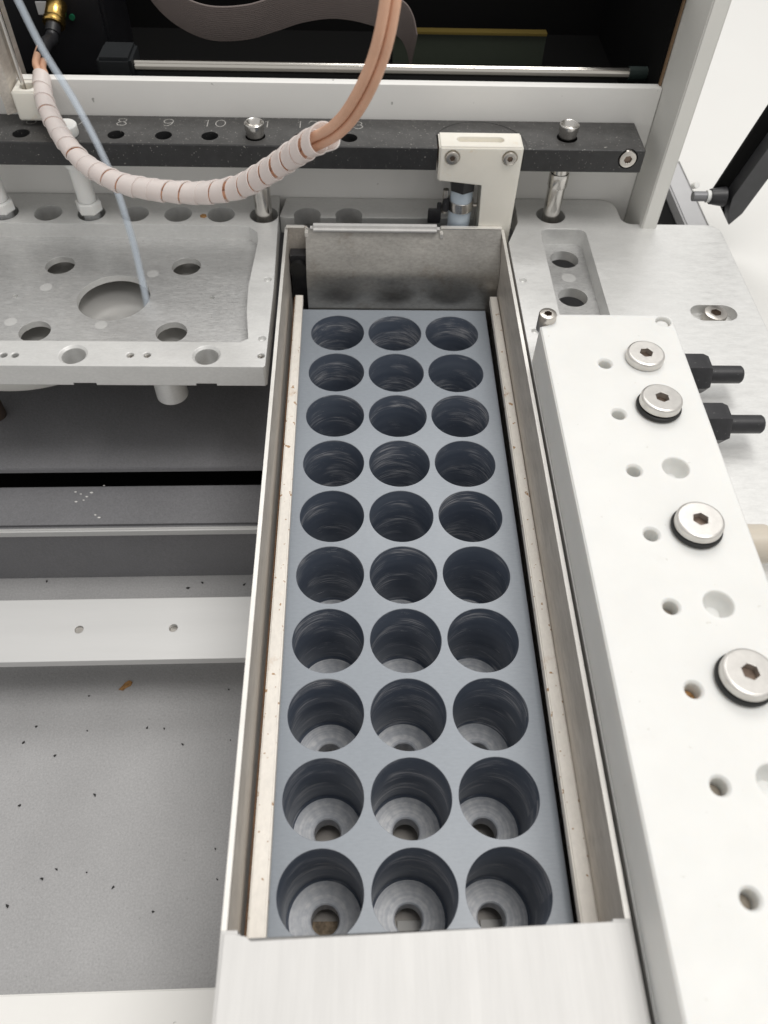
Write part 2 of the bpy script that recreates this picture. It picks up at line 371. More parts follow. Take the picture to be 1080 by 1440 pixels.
# crumbs and a rust flake on the floor
cr = MB()
for x, y in [(-147.9,-29.6),(-169.1,-44.7),(-144.9,-46.9),(-117.5,-45.7),(-109.5,-46.1),(-99.8,-53.7),(-78.1,-51.8),(-135.3,-76.4),
             (-167.2,-80.8),(-144.9,-107.2),(-132.2,-108.5),(-120.2,-114.4),(-102.3,-123.7),(-77.3,-111.8),(-79.5,-99.7),(-161.6,-120.9),
             (-81.3,-26.7),(-150,-110.8),(-157.2,-58.6),(-173,-52.5),(-183.4,35),(-101.5,34),(-79.6,32.7),(-108.8,30.7)]:
    r = random.uniform(.35, .8); a = random.uniform(0, 3)
    pts = [(x+r*k*math.cos(a+t)*random.uniform(.6, 1.2), y+r*k*math.sin(a+t)*random.uniform(.6, 1.2)) for t, k in ((0, 1.5), (1.3, .7), (2.6, 1.1), (4.2, .7), (5.2, .8))]
    cr.prism(pts, -84.98, -84.98+random.uniform(.25, .7))
o = cr.build('debris', CRUMB); o['kind'] = 'stuff'; tag(o, 'small black crumbs scattered over the grey cavity floor', 'debris')
fl = MB().prism([(-131.3+(x+131.3)*.72, -24.2+(y+24.2)*.85) for x, y in [(-135.5, -26.8), (-132.5, -27.4), (-130.6, -25.6), (-127.8, -24.4), (-127.2, -22.2), (-129.5, -21.2), (-132.0, -22.6), (-133.2, -24.6)]], -84.98, -84.4, .1)
tag(fl.build('rust_flake', BROWN), 'small orange-brown flake on the grey floor just in front of the cross bar', 'flake')

fk = MB()
for x, y in [(-157.9, 58.3), (-154.6, 56.6), (-159.2, 53.4), (-160.8, 59.6), (-155.7, 54.4), (-148.0, 45.2), (-152.8, 59.2), (-147.5, 63.8), (-145.9, 43.6)]:
    r = random.uniform(.35, .8); fk.prism([(x+r*1.3*math.cos(t), y+r*.8*math.sin(t)) for t in (0, 1.2, 2.6, 3.6, 5)], -39.98, -39.7)
o = fk.build('paint_flecks', FRAME); o['kind'] = 'stuff'; tag(o, 'small white flecks on the dark step in the cavity', 'flecks')

# ================================================================== LEFT DECK PLATE
XL = -58.6
PC = (-136.2, 122.6)
dk = thing('deck_plate', 'machined aluminium deck plate with recessed pocket and large central hole, left of the tray', 'metal plate', (-140, 130, 27.5))
b = MB().prism([(-300, 66), (XL-1.2, 66), (XL-.3, 67), (XL-.3, 120), (-60.4, 172), (-61, 199), (-300, 199)], 27.5, DZ)
b.cut(MB().prism([(-67.8, 84.5), (-70.2, 104), (-71, 122), (-70.2, 140), (-69.4, 158), (-70.5, 166), (-75, 170.5), (-82, 171.5), (-205, 171.5), (-212, 166), (-214, 90), (-208, 82.2), (-71, 82.2)], 30.8, DZ+5))
k = MB()
k.cyl((PC[0], PC[1], 20), 17.2, 25, n=72)
for sx in (-1, 1):
    for sy in (-1, 1): k.cyl((PC[0]+31.2*sx, PC[1]+25*sy, 20), 7.2, 25, n=48)
    k.cyl((PC[0]+46.8*sx, PC[1]+.4, 29), 1.3, 5, n=20)
for i in range(-2, 5): k.cyl((-112.4-22.15*i, 181.2-.08*i, 20), 7.0, 25, n=48)
k.cyl((-68.1, 181.3, 20), 7.4, 25, n=48)
for x in (-142.4, -84.9): k.lathe([(0, 20), (5.1, 20), (5.1, DZ-1.1), (6.6, DZ+.4), (6.6, DZ+3), (0, DZ+3)], (x, 73.5, 0), n=48)
b.cut(k)
k = MB()
for x, y in ((-117.8, 73.3), (-110.5, 73.4), (-172, 72.8), (-167.1, 72.8), (-61.2, 73.4)): k.lathe([(0, DZ-4), (1.5, DZ-4), (1.5, DZ-.4), (2.1, DZ+.3), (2.1, DZ+2), (0, DZ+2)], (x, y, 0), n=24)
for x, y in ((-61.6, 84.6), (-62.2, 127.2)): k.lathe([(0, DZ-1.6), (1.2, DZ-1.6), (1.9, DZ+.2), (1.9, DZ+2), (0, DZ+2)], (x, y, 0), n=24)
for x0, x1 in ((-143.5, -133.5), (-90, -81)): k.box(x0, x1, 60, 69, 20, 28.7)
b.cut(k)
body = b.build('plate', [ALU, ALUP], dk, ang=30)
for p in body.data.polygons:                    # the milled pocket floor is more scuffed than the rim
    c = p.center+Vector((0, 0, 0)); z = c.z/S+27.5
    if p.normal.z > .9 and 30 < z < 31.5: p.material_index = 1
for x, y in ((-117.8, 73.3), (-110.5, 73.4), (-61.2, 73.4)):
    socket_screw('set_screw', (x, y, DZ-3.6), (0, 0, 1), 1.45, 2.2, dk, .75)
for x, y in ((-172, 72.8), (-167.1, 72.8)): MB().cyl((x, y, DZ-3.95), 1.45, .3, n=20).build('set_screw', RUB, dk)
for x, y in ((-170, 129.8), (-138.1, 102.2), (-120.6, 141.2), (-180, 104)):
    MB().cyl((x, y, 30.82), 2.9, .06, n=32).build('plug_mark', FAINT, dk)
MB().prism([(-100.6, 178.4), (-98.6, 177.8), (-97.4, 179), (-98, 181), (-99.8, 181.4), (-101, 180)], DZ+.02, DZ+.25, .05).build('rust_spot', BROWN, dk)
so = MB().lathe([(0, 10.5), (6.6, 10.5), (7.2, 11), (7.2, 27.4), (0, 27.4)], (-105.3, 77.5, 0), n=40); so.build('standoff', ALU, dk)
dish = thing('drain_dish', 'pale round dish partly visible under the left deck plate', 'dish', (-172, 132, 2))
MB().lathe([(0, 6), (54, 6), (58, 12), (60, 16), (62, 16), (61, 10), (56, 3), (0, 3)], (-186, 143, 0), n=72).build('bowl', POST, dish)
MB().prism(rrect(-222, -64, 80, 197, 8), 18, 20, .4).build('drip_plate', mat('polished_drip_plate', (.74, .73, .71), .22, .6, var=.05), dish)
MB().cyl((-207, 101, -27.9), 5, 16, n=24).build('foot', mat('dark_brown_rubber', (.07, .05, .04), .6), dish)

# ================================================================== REAR STRIP BEHIND THE TRAY
hs = MB().prism([(-60, 182), (-56.5, 180.6), (41.5, 181.6), (41.5, 199.3), (-57.5, 199.3)], 28, 37.6)
k = MB()
for x, y in ((-45.8, 183), (-24.2, 183.2)): k.cyl((x, y, 20), 7, 25, n=48)
hs.cut(k)
tag(hs.build('hole_strip', ALU), 'narrow grey aluminium strip with two half-cut holes behind the steel tray', 'metal strip')

# ================================================================== RIGHT DECK PLATE
dr = thing('deck_plate', 'aluminium deck plate with rounded corner carrying the white block, right of the tray', 'metal plate', (113, 20, 24))
out = [(57.0, -230), (169, -230), (169, 168)]
out += [(162+7*math.cos(R(a)), 169.5+7*math.sin(R(a))) for a in range(10, 91, 16)]
out += [(124, 176.5)]+[(124-5.5*math.sin(R(a)), 182-5.5*math.cos(R(a))) for a in (15, 40, 65, 85)]
out += [(118.2, 190)]+[(110+8*math.cos(R(a)), 191+8*math.sin(R(a))) for a in (0, 22, 45, 67, 90)]
out += [(64.5, 199), (63.8, 177), (57.0, 159)]
b = MB().prism(out, 24, DZ)
b.cut(MB().prism(rrect(74.6, 98, 60, 171.5, 4.5), 29.3, DZ+5))
k = MB().cyl((87.2, 158.6, 15), 7.3, 35, n=48).cyl((86.6, 127.6, 15), 7.3, 35, n=48).cyl((82, 184, 15), 7.6, 35, n=48)
k.prism([(142.2+5.7*math.cos(R(a)), 105+5.7*math.sin(R(a))) for a in range(90, 271, 12)]+[(152.6+5.7*math.cos(R(a)), 105+5.7*math.sin(R(a))) for a in range(-90, 91, 12)], DZ-5, DZ+5)
for x, y in ((60.6, 128.4), (61.6, 91)): k.lathe([(0, DZ-1.6), (1.2, DZ-1.6), (1.9, DZ+.2), (1.9, DZ+2), (0, DZ+2)], (x, y, 0), n=24)
b.cut(k)
body = b.build('plate', [ALU, ALUP], dr, ang=30)
for p in body.data.polygons:
    z = p.center.z/S+24
    if p.normal.z > .9 and 29 < z < 30: p.material_index = 1
socket_screw('bolt', (148.4, 105, DZ-4.9), (0, 0, 1), 5.4, 5.2, dr, 2.6, SCREW, SOCKET, 3)
MB().cyl((87, 143, 29.32), 3.6, .06, n=32).build('plug_mark', FAINT, dr)

# ================================================================== NUMBERED RAIL
nr = thing('numbered_rail', 'long black anodised rail with engraved numbers and holes along the top', 'rail', (-56, 186, 69))
b = MB().box(-300, 118.4, 172.8, 199.6, 68.6, 80, .5, 1)
k = MB()
HX = [-134.0, -111.6, -89.7, -46, -23.4, -178.5]
for x in HX: k.cyl((x, 180.9, 72), 4.0, 12, n=36)
k.cyl((-68.1, 181.3, 60), 4.75, 30, n=36); k.cyl((82, 184, 60), 5.0, 30, n=36); k.cyl((-156.6, 180.6, 60), 3.6, 30, n=32)
k.cyl((110.6, 170, 75.6), 4.7, 4.4, (0, 1, 0), n=36)
b.cut(k)
k = MB().box(18.6, 59.9, 165, 185.4, 60, 90); b.cut(k)
k = MB().cyl((39, 176, 79.8), 22.5, 10, n=64); b.cut(k)
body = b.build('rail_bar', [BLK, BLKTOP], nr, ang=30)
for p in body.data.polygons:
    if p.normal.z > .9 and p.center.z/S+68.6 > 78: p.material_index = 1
socket_screw('end_screw', (110.6, 174.3, 75.6), (0, -1, 0), 4.1, 2.0, nr, 2.0)
STROKES = {'0': [[(.5, 1), (.15, .85), (0, .5), (.15, .15), (.5, 0), (.85, .15), (1, .5), (.85, .85), (.5, 1)]],
 '1': [[(.25, .8), (.5, 1), (.5, 0)]], '2': [[(.05, .8), (.3, 1), (.7, 1), (.95, .78), (.8, .5), (.05, 0), (1, 0)]],
 '3': [[(.05, .85), (.35, 1), (.75, .98), (.92, .76), (.75, .56), (.4, .52)], [(.75, .56), (1, .3), (.8, .05), (.4, 0), (.05, .15)]],
 '6': [[(.9, .9), (.6, 1), (.25, .8), (.03, .4), (.15, .1), (.5, 0), (.85, .1), (1, .32), (.85, .55), (.5, .6), (.15, .5), (.04, .36)]],
 '7': [[(0, 1), (1, 1), (.4, 0)]],
 '8': [[(.5, 1), (.15, .92), (.1, .72), (.3, .56), (.5, .53), (.85, .42), (.98, .22), (.8, .04), (.5, 0), (.2, .04), (.02, .22), (.15, .42), (.5, .53), (.7, .56), (.9, .72), (.85, .92), (.5, 1)]],
 '9': [[(.1, .1), (.4, 0), (.75, .2), (.97, .6), (.85, .9), (.5, 1), (.15, .9), (0, .68), (.15, .45), (.5, .4), (.85, .5), (.96, .64)]]}
def numeral(t, x, y, z, h=6.4, wd=4.6, sw=.42):
    m = MB(); n = len(t); x0 = x-(n*wd+(n-1)*1.6)/2
    for i, ch in enumerate(t):
        for st in STROKES[ch]:
            P = spline([(x0+i*(wd+1.6)+a*wd, y+(c-.5)*h, 0) for a, c in st], .35) if ch not in '17' else [Vector((x0+i*(wd+1.6)+a*wd, y+(c-.5)*h, 0)) for a, c in st]
            L_ = []; 
            for j, p in enumerate(P):
                t_ = (P[min(j+1, len(P)-1)]-P[max(j-1, 0)]).normalized(); nn = Vector((-t_.y, t_.x, 0))*sw/2
                L_.append((m.b.verts.new((p.x+nn.x, p.y+nn.y, z)), m.b.verts.new((p.x-nn.x, p.y-nn.y, z))))
            for a, c in zip(L_, L_[1:]): m.b.faces.new((a[0], a[1], c[1], c[0]))
    m.build('numeral', NUM, nr, recalc=False)
for t, x in (('6', -176.5), ('7', -153), ('8', -133.3), ('9', -111), ('10', -89), ('11', -66.3), ('12', -44.2), ('13', -22.4)): numeral(t, x, 193, 80.06)

# ---- steel guide pins and white plastic fittings hanging in the rail
def steel_pin(x, y, label):
    t = thing('guide_pin', label, 'pin', (x, y, 20), 'steel guide pins')
    MB().lathe([(0, 22), (3.6, 22), (4.4, 24), (4.4, 55), (4.2, 55.4), (0, 55.4)], (x, y, 0), n=40).build('shaft', PIN, t)
    MB().lathe([(0, 55.5), (4.9, 55.5), (5.0, 56), (5.0, 62), (4.6, 62.6), (0, 62.6)], (x, y, 0), n=40).build('collar', PIN, t)
    MB().lathe([(0, 62.7), (4.3, 62.7), (4.3, 83), (4.7, 83.6), (4.7, 86.4), (4.3, 86.8), (3.9, 86.5), (1.6, 82), (1.6, 78), (0, 78)], (x, y, 0), n=40).build('funnel_top', PIN, t)
steel_pin(82, 184, 'steel guide pin through the right end of the black rail')
steel_pin(-68.1, 181.3, 'steel guide pin behind the spiral-wrapped tube, beside hole 10')
def nylon_pin(x, y, label, cap):
    t = thing('nylon_fitting', label, 'fitting', (x, y, 30), 'white plastic fittings in the rail')
    if cap: MB().lathe([(0, 80.1), (5.2, 80.1), (5.4, 80.5), (5.4, 84.6), (4.9, 85.2), (0, 85.2)], (x, y, 0), n=40).build('cap', NYL, t)
    MB().lathe([(0, 65.4), (5.8, 65.4), (6.0, 66), (6.0, 68), (5.6, 68.5), (3.4, 68.5), (3.4, 80 if cap else 70), (0, 80 if cap else 70)], (x, y, 0), n=40).build('flange', NYL, t)
    MB().lathe([(0, 46.5), (4.5, 46.5), (4.6, 65.3), (0, 65.3)], (x, y, 0), n=32).build('stem', NYL, t)
    MB().lathe([(0, 40.6), (5.8, 40.6), (6.4, 41.2), (6.4, 45.8), (5.8, 46.4), (0, 46.4)], (x, y, 0), n=6).build('hex_collar', NYL, t)
    MB().lathe([(0, 22), (3.4, 22), (4.1, 24), (4.3, 40.5), (0, 40.5)], (x, y, 0), n=32).build('tip', TIP, t)
nylon_pin(-156.6, 180.4, 'white plastic fitting with round cap behind the spiral-wrapped tube', True)
nylon_pin(-200.8, 180.0, 'white plastic fitting cut off by the left edge of the picture', False)

# ================================================================== CREAM BRACKET
br = thing('bracket', 'cream plastic L-shaped bracket screwed to the black rail', 'bracket', (39, 177, 20))
pr_ = [(19.6, 64.2), (42.0, 63.2), (42.8, 18), (58.9, 18), (59.3, 81.6), (19.3, 81.6)]
b = MB(); lo = [b.b.verts.new((x, 170.6, z)) for x, z in pr_]; hi = [b.b.verts.new((x, 184.9, z)) for x, z in pr_]; n = len(pr_)
b.b.faces.new(lo); b.b.faces.new(hi[::-1])
for i in range(n): b.b.faces.new((lo[i], hi[i], hi[(i+1) % n], lo[(i+1) % n]))
bmesh.ops.bevel(b.b, geom=b.b.edges[:], offset=.7, segments=2, affect='EDGES')
k = MB().prism(rrect(28, 50.6, 175.4, 180.4, 2.4), 79.2, 90)
for x in (25.7, 53.2): k.cyl((x, 168, 76.5), 3.7, 3.4, (0, 1, 0), n=36)
b.cut(k).build('bracket_body', CREAM, br, ang=30)
for x in (25.7, 53.2): socket_screw('screw', (x, 171.4, 76.5), (0, -1, 0), 3.2, 1.9, br, 1.45)
hf = thing('hose_stub', 'pale blue hose stub with steel clamp and black nut under the cream bracket', 'hose', (33, 178, 30))
MB().cyl((32.9, 178, 57), 6.6, 6.4, n=6, phase=.5).build('hex_nut', BLKP, hf)
MB().lathe([(0, 28), (5.6, 28), (5.9, 44), (5.7, 45), (5.7, 54), (5.2, 57), (0, 57)], (32.9, 178, 0), n=40).build('hose', BLUE, hf)
cl = MB().lathe([(5.75, 46), (6.4, 46), (6.5, 48.5), (6.4, 51), (5.75, 51)], (32.9, 178, 0), n=48).build('clamp', PIN, hf)
MB().box(23.6, 26.8, 174.6, 180, 45.2, 52.5, .6).build('clamp_ear', BLKP, cl)
MB().cyl((24.9, 177, 44), 1.5, 12.5, n=20).build('clamp_screw', SCREW, cl)
MB().cyl((39.2, 176.4, 48.4), .9, 2.0, (1, 0, 0), n=16).build('clamp_tail', SCREW, cl)
cp = MB().box(16.6, 23.3, 176.5, 178, 37.7, 45.6, .3).box(21, 23.3, 176.4, 178.1, 45.7, 49, .3)
tag(cp.build('clip', BLKP), 'small dark metal clip standing beside the blue hose stub', 'clip')

# ================================================================== STEEL TRAY
ZT = 38.2
ty = thing('sample_tray', 'long stainless steel tray holding the grey vial rack', 'tray', (0, 0, -62))
LO = lambda y: -55.3-(y)*.0084                   # outer face of the left wall
RO = lambda y: 55.75+(y)*.001
def wall(f, th, nm):
    m = MB(); P = [(f(-200), -200), (f(171), 171), (f(171)+th, 171), (f(-200)+th, -200)]
    if th < 0: P = P[::-1]
    m.prism(P, -62, ZT); o = m.build(nm, [STEEL, STEELE], ty)
    for p in o.data.polygons:
        if p.normal.z > .9: p.material_index = 1
wall(LO, 1.5, 'side_wall'); wall(RO, -1.5, 'side_wall')
# rear panel: upright against the rack, folded back towards the top
def sheet(prof, x0, x1, th, nm, m, par, x0b=None):
    q_ = MB(); n_ = len(prof); off = []
    for i, (y, z) in enumerate(prof):
        a = Vector(prof[max(i-1, 0)]); c = Vector(prof[min(i+1, n_-1)]); t = (c-a).normalized(); off.append((y+t.y*th, z-t.x*th))
    vs = [[q_.b.verts.new((x, y, z)) for y, z in L_] for x in (x0, x1) for L_ in (prof, off)]
    for i in range(n_-1):
        q_.b.faces.new((vs[0][i], vs[0][i+1], vs[2][i+1], vs[2][i])); q_.b.faces.new((vs[1][i], vs[3][i], vs[3][i+1], vs[1][i+1]))
        q_.b.faces.new((vs[0][i], vs[1][i], vs[1][i+1], vs[0][i+1])); q_.b.faces.new((vs[2][i], vs[2][i+1], vs[3][i+1], vs[3][i]))
    for i in (0, -1): q_.b.faces.new((vs[0][i], vs[2][i], vs[3][i], vs[1][i]))
    return q_.build(nm, m, par)
sheet([(154.2, -60), (154.4, 10), (155.2, 19), (156.6, 23.5), (162, 31), (168.3, 39.6)], -46, 54.2, 1.2, 'back_panel', STEELB, ty)
sheet([(169.6, -60), (169.6, 39.4)], -55.2, -45.4, 1.0, 'back_corner_strip', STEEL, ty)
MB().cyl((-50.6, 160, 20), 4.4, 6, (0, 1, 0), n=24).build('corner_hole_shade', RUB, ty)  # black disc stands in for the shade inside the corner hole
MB().box(-54.6, -46.2, 163, 169, -30, 27).build('corner_gap_shade', BLKP, ty)  # black filler, shade of the gap beside the back panel
MB().box(-43.6, 22.4, 165.0, 170.4, 38.4, 42.2, 1.6, 4).build('back_hem', LEDGE, ty)
MB().box(22.9, 54.5, 168.4, 170.6, 39.5, 40.4, .3).build('back_edge', STEELE, ty)
MB().box(-56, -46.6, 168.6, 170.6, 39.2, 40.0, .3).build('back_edge', STEELE, ty)
for x in (-45.6, 23.3): MB().box(x-.8, x+.9, 165.2, 170.5, 36.2, 39.0, .3).build('hem_tab', STEELE, ty)
MB().box(-53.5, 54, -198, 154, -62, -60).build('tray_floor', mat('dull_tray_floor', (.52, .49, .46), .55, .4, var=.2, vscale=80), ty)
for x, m_ in ((-33, mat('rusty_strip', (.42, .32, .22), .7, var=.6, vscale=400)), (3.5, FRAME), (35, FRAME)): MB().box(x-7, x+7, -150, -132.6, -59.9, -58.6).build('floor_strip', m_, ty)
# front ledge, bright brushed metal
fl_ = MB().prism([(-54.1, -230), (56.0, -230), (55.6, -149.4), (50.6, -149.4), (50.6, -151.0), (-46.6, -152.9), (-46.6, -153.4), (-49.2, -153.2), (-49.6, -151), (-53.9, -151)], 36.6, 39.2, .8)
fl_.build('front_ledge', LEDGE, ty)
MB().box(-53, 54, -156.5, -155.6, -59, 36.5).build('front_wall', STEEL, ty)
def strip(xa, xb, xc, xd, lbl):                 # inner/outer x at the back, inner/outer x at the front
    o = MB().prism([(xd, -158), (xc, -158), (xa, 150.6), (xb, 150.6)][::1 if xc > xd else -1], 8, 12, .5).build('liner_strip', LINER, ty); return lab(o, lbl)
strip(-48.1, -52.0, -44.9, -50.6, 'aged cream plastic strip along the left tray wall')
strip(50.2, 54.0, 48.6, 54.1, 'aged cream plastic strip along the right tray wall')
def rline(x0, x1, dx):
    m = MB(); m.prism([(x1, -157), (x1+dx, -157), (x0+dx, 150), (x0, 150)], 7, 11.0); return m.build('rust_seam', RUST, ty)
rline(-52.7, -51.3, .5)
rline(54.1, 54.25, .15)

# ================================================================== VIAL RACK
vr = thing('vial_rack', 'slate grey plastic rack with thirty round vial wells in three columns', 'rack', (0, 0, -50))
RR = 13.956; PT = 30.0; NSEG = 72; FZ = -42.0
top = MB(); bm = top.b; cache = {}
def V(x, y, z=0.0):
    kk = (round(x, 3), round(y, 3), round(z, 3))
    if kk not in cache: cache[kk] = bm.verts.new((x, y, z))
    return cache[kk]
for i in range(3):
    for j in range(10):
        cx, cy = (i-1)*PT, (4.5-j)*PT; n4 = NSEG//4
        ring = []; sq = []
        for a in range(NSEG):
            t = 2*math.pi*a/NSEG; c_, s_ = math.cos(t), math.sin(t); ring.append((cx+RR*c_, cy+RR*s_))
            m_ = max(abs(c_), abs(s_)); sq.append((cx+15*c_/m_, cy+15*s_/m_))
        for a in range(NSEG):
            d_ = (a+1) % NSEG
            bm.faces.new((V(*ring[a]), V(*sq[a]), V(*sq[d_]), V(*ring[d_])))
bmesh.ops.remove_doubles(bm, verts=bm.verts[:], dist=.002)
X0, X1, Y0, Y1 = -49.0, 49.3, -153.6, 153.6
def quad(a, b_, c_, d_): bm.faces.new([bm.verts.new(p) for p in (a, b_, c_, d_)])
quad((X0, -150, 0), (-45, -150, 0), (-45, 150, 0), (X0, 150, 0)); quad((45, -150, 0), (X1, -150, 0), (X1, 150, 0), (45, 150, 0))
quad((X0, Y0, 0), (X1, Y0, 0), (X1, -150, 0), (X0, -150, 0)); quad((X0, 150, 0), (X1, 150, 0), (X1, Y1, 0), (X0, Y1, 0))
quad((X0, Y0, -50), (X1, Y0, -50), (X1, Y0, 0), (X0, Y0, 0)); quad((X1, Y0, -50), (X1, Y1, -50), (X1, Y1, 0), (X1, Y0, 0))
quad((X1, Y1, -50), (X0, Y1, -50), (X0, Y1, 0), (X1, Y1, 0)); quad((X0, Y1, -50), (X0, Y0, -50), (X0, Y0, 0), (X0, Y1, 0))
top.build('rack_body', PVC, vr, origin=(0, 0, -50), ang=30, recalc=False)
# one well: bore wall with a chamfered lip, and its floor ring; shared by all thirty
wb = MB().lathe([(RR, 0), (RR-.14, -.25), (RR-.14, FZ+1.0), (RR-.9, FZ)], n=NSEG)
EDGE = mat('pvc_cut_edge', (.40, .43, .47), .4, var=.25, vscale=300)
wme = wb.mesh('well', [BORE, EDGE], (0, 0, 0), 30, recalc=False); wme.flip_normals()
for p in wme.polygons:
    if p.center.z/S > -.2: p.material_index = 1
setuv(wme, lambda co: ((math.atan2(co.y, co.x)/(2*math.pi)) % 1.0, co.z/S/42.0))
fb = MB().lathe([(RR-.9, FZ), (5.6, FZ), (5.1, FZ-.5), (5.0, FZ-8)], n=NSEG)
fme = fb.mesh('well_floor', FLOORM, (0, 0, FZ), 40, recalc=False); fme.flip_normals()
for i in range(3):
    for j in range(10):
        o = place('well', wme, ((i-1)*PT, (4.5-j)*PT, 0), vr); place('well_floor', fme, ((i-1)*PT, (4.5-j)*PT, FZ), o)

# ================================================================== WHITE MANIFOLD BLOCK
mb = thing('manifold_block', 'long white plastic block with steel plugs and port holes, right of the tray', 'block', (86, -70, DZ))
BX0, BX1, BZ = 57.4, 114.8, 58.0
b = MB().prism([(BX0, -230), (BX1, -230), (BX1, 75.5), (BX1-.8, 77.8), (BX1-3, 78.8), (BX0+8.8, 78.8), (BX0+7.6, 77.5), (BX0+7, 73), (BX0+5, 71.3), (BX0, 70.6)], DZ+.4, BZ, .45)
k = MB()
HY = [48.1-28.1*i for i in range(9)]
for i, y in enumerate(HY):
    k.lathe([(0, 51.6), (2.45, 51.6), (2.45, BZ-1.0), (2.9, BZ-.3), (3.3, BZ+.1), (3.3, BZ+3), (0, BZ+3)], (80.7, y, 0), n=32)
for y in (-6.8, -63.4, -119.4, -148): k.lathe([(0, 51), (2.6, 51.4), (4.5, 55), (4.8, BZ-.4), (5.2, BZ+.1), (5.2, BZ+3), (0, BZ+3)], (96.1, y, 0), n=40)
k.lathe([(0, 55.4), (3.1, 55.4), (3.2, BZ-.4), (3.6, BZ+.1), (3.6, BZ+3), (0, BZ+3)], (110.4, 74.4, 0), n=32)
b.cut(k).build('block_body', WHITE, mb, ang=30)
MB().cyl((110.4, 74.4, 55.45), 2.5, .8, n=32).build('recessed_screw', ALU, mb)
socket_screw('cap_screw', (60.9, 75.2, 53), (0, 0, 1), 3.75, 8.2, mb, 1.75, depth=4)
for i, (x, y) in enumerate(((80.7, HY[5]), (80.7, HY[4]), (80.7, HY[6]), (80.7, HY[7]))):
    MB().cyl((x, y, 51.7), 2.2, .5, n=24).build('port_insert', mat('port_brown', (.30, .26, .21), .6) if i == 1 else (BROWN if i == 0 else M['port_brown']), mb)  # dull brown discs at the bottom of some ports
def plug(x, y, z, r, tilt, ring, lbl, ph):
    ax = Vector((tilt[0], tilt[1], 1)).normalized()
    hd = MB().lathe([(0, 0), (r-.3, 0), (r, .3), (r, 2.6), (r-.25, 3.2), (r-.9, 3.5), (0, 3.5)], (x, y, z), ax, 56)
    hd.cut(MB().cyl(Vector((x, y, z))+ax*.9, 2.75, 6, ax, 6, phase=ph))
    o = lab(hd.build('plug', PLUG, mb, ang=18), lbl)
    MB().cyl(Vector((x, y, z))+ax*.95, 2.7, .3, ax, 6, phase=ph).build('socket', SOCKET, o)
    MB().cyl(Vector((x, y, z))-ax*6, 4.2, 5.98, ax, 32).build('thread', PLUG, o)
    if ring:
        pts = [Vector((x, y, 59.15))+Vector((math.cos(t)*(r-.35), math.sin(t)*(r-.35), 0)) for t in [2*math.pi*i/48 for i in range(48)]]
        m = MB(); n = 10; rings = []
        for i, p in enumerate(pts):
            d = Vector((math.cos(2*math.pi*i/48), math.sin(2*math.pi*i/48), 0))
            rings.append([m.b.verts.new(p+d*(1.1*math.cos(2*math.pi*q_/n))+Vector((0, 0, 1.1*math.sin(2*math.pi*q_/n)))) for q_ in range(n)])
        for i in range(48):
            a, d = rings[i], rings[(i+1) % 48]
            for q_ in range(n): m.b.faces.new((a[q_], d[q_], d[(q_+1) % n], a[(q_+1) % n]))
        m.build('o_ring', RUB, o)
plug(97.0, 50.8, 58.05, 7.6, (0, 0), False, 'steel plug screwed down flush, farthest from the camera', .1)
plug(96.4, 23.2, 60.2, 7.9, (.03, .05), True, 'raised steel plug with black ring, second from the back', .5)
plug(96.2, -34.2, 60.2, 8.0, (-.03, .04), True, 'raised steel plug with black ring between two empty ports', .25)
plug(96.2, -89.6, 60.2, 8.1, (.02, .04), True, 'raised steel plug with black ring nearest the camera', .6)
def fitting(y, m, lbl, n=6, r=8.6):
    o = lab(MB().lathe([(0, 0), (r-.2, 0), (r, .4), (r, 8.6), (r-1, 11), (0, 11)], (BX1+.15, y, 48.4), (1, 0, 0), n, phase=.52).build('fitting', m, mb, ang=20), lbl)
    MB().lathe([(0, 0), (3.7, 0), (3.7, 14.2), (3.2, 14.9), (0, 14.9)], (BX1+11.2, y, 48.4), (1, 0, 0), 32).build('stem', m, o)
fitting(52.4, BLKP, 'black hex fitting beside the farthest plug')
fitting(24.0, BLKP, 'black hex fitting beside the second plug')
fitting(-33.6, mat('amber_milky_plastic', (.66, .60, .51), .35, sss=.3, trans=.2), 'cream milky fitting beside the third plug', 32, 7.0)

# ================================================================== RIGHT BACKGROUND
bar = MB().box(180.2, 194, 178, 310.8, -29.9, -.1, 1.0); tag(bar.build('support_bar', STRUT), 'grey painted bar running backwards beside the white frame post', 'bar')
am = thing('lid_arm', 'black upright arm pivoted on a pin beside the frame post', 'arm', (186, 205, 20))
def armpart(prof, y0, y1, nm, m):
    q_ = MB(); lo = [q_.b.verts.new((x, y0, z)) for x, z in prof]; hi = [q_.b.verts.new((x, y1, z)) for x, z in prof]; n = len(prof)
    q_.b.faces.new(lo); q_.b.faces.new(hi[::-1])
    for i in range(n): q_.b.faces.new((lo[i], hi[i], hi[(i+1) % n], lo[(i+1) % n]))
    q_.build(nm, m, am)
armpart([(177.2, 36.5), (193.2, 16.1), (198.3, 23.3), (246.7, 190), (216.9, 190)], 213, 215, 'web', VOID)
armpart([(185.8, 29), (189.1, 21.2), (194, 28.3), (241, 190), (229, 190), (185, 38)], 204, 212.9, 'flange', mat('dark_grey_plastic', (.055, .056, .06), .4, bevel=.6, var=.2, vscale=80))
MB().cyl((164.5, 208, 36), 2.6, 7.4, (1, 0, 0), n=24).build('pivot_pin', mat('grey_pin', (.22, .22, .23), .4, .5), am)
MB().cyl((172, 208, 36), 3.2, 2.0, (1, 0, 0), n=24).build('washer', NYL, am)
MB().cyl((174.1, 208, 36), 4.0, 8, (1, 0, 0), n=24, r2=5.2).build('pivot_boss', BLKP, am)
tag(MB().cyl((162.6, 207.5, 42.5), 1.7, 3, (.3, -.8, .6), n=20).build('set_knob', NYL), 'tiny white knob next to the black arm pivot pin', 'knob')

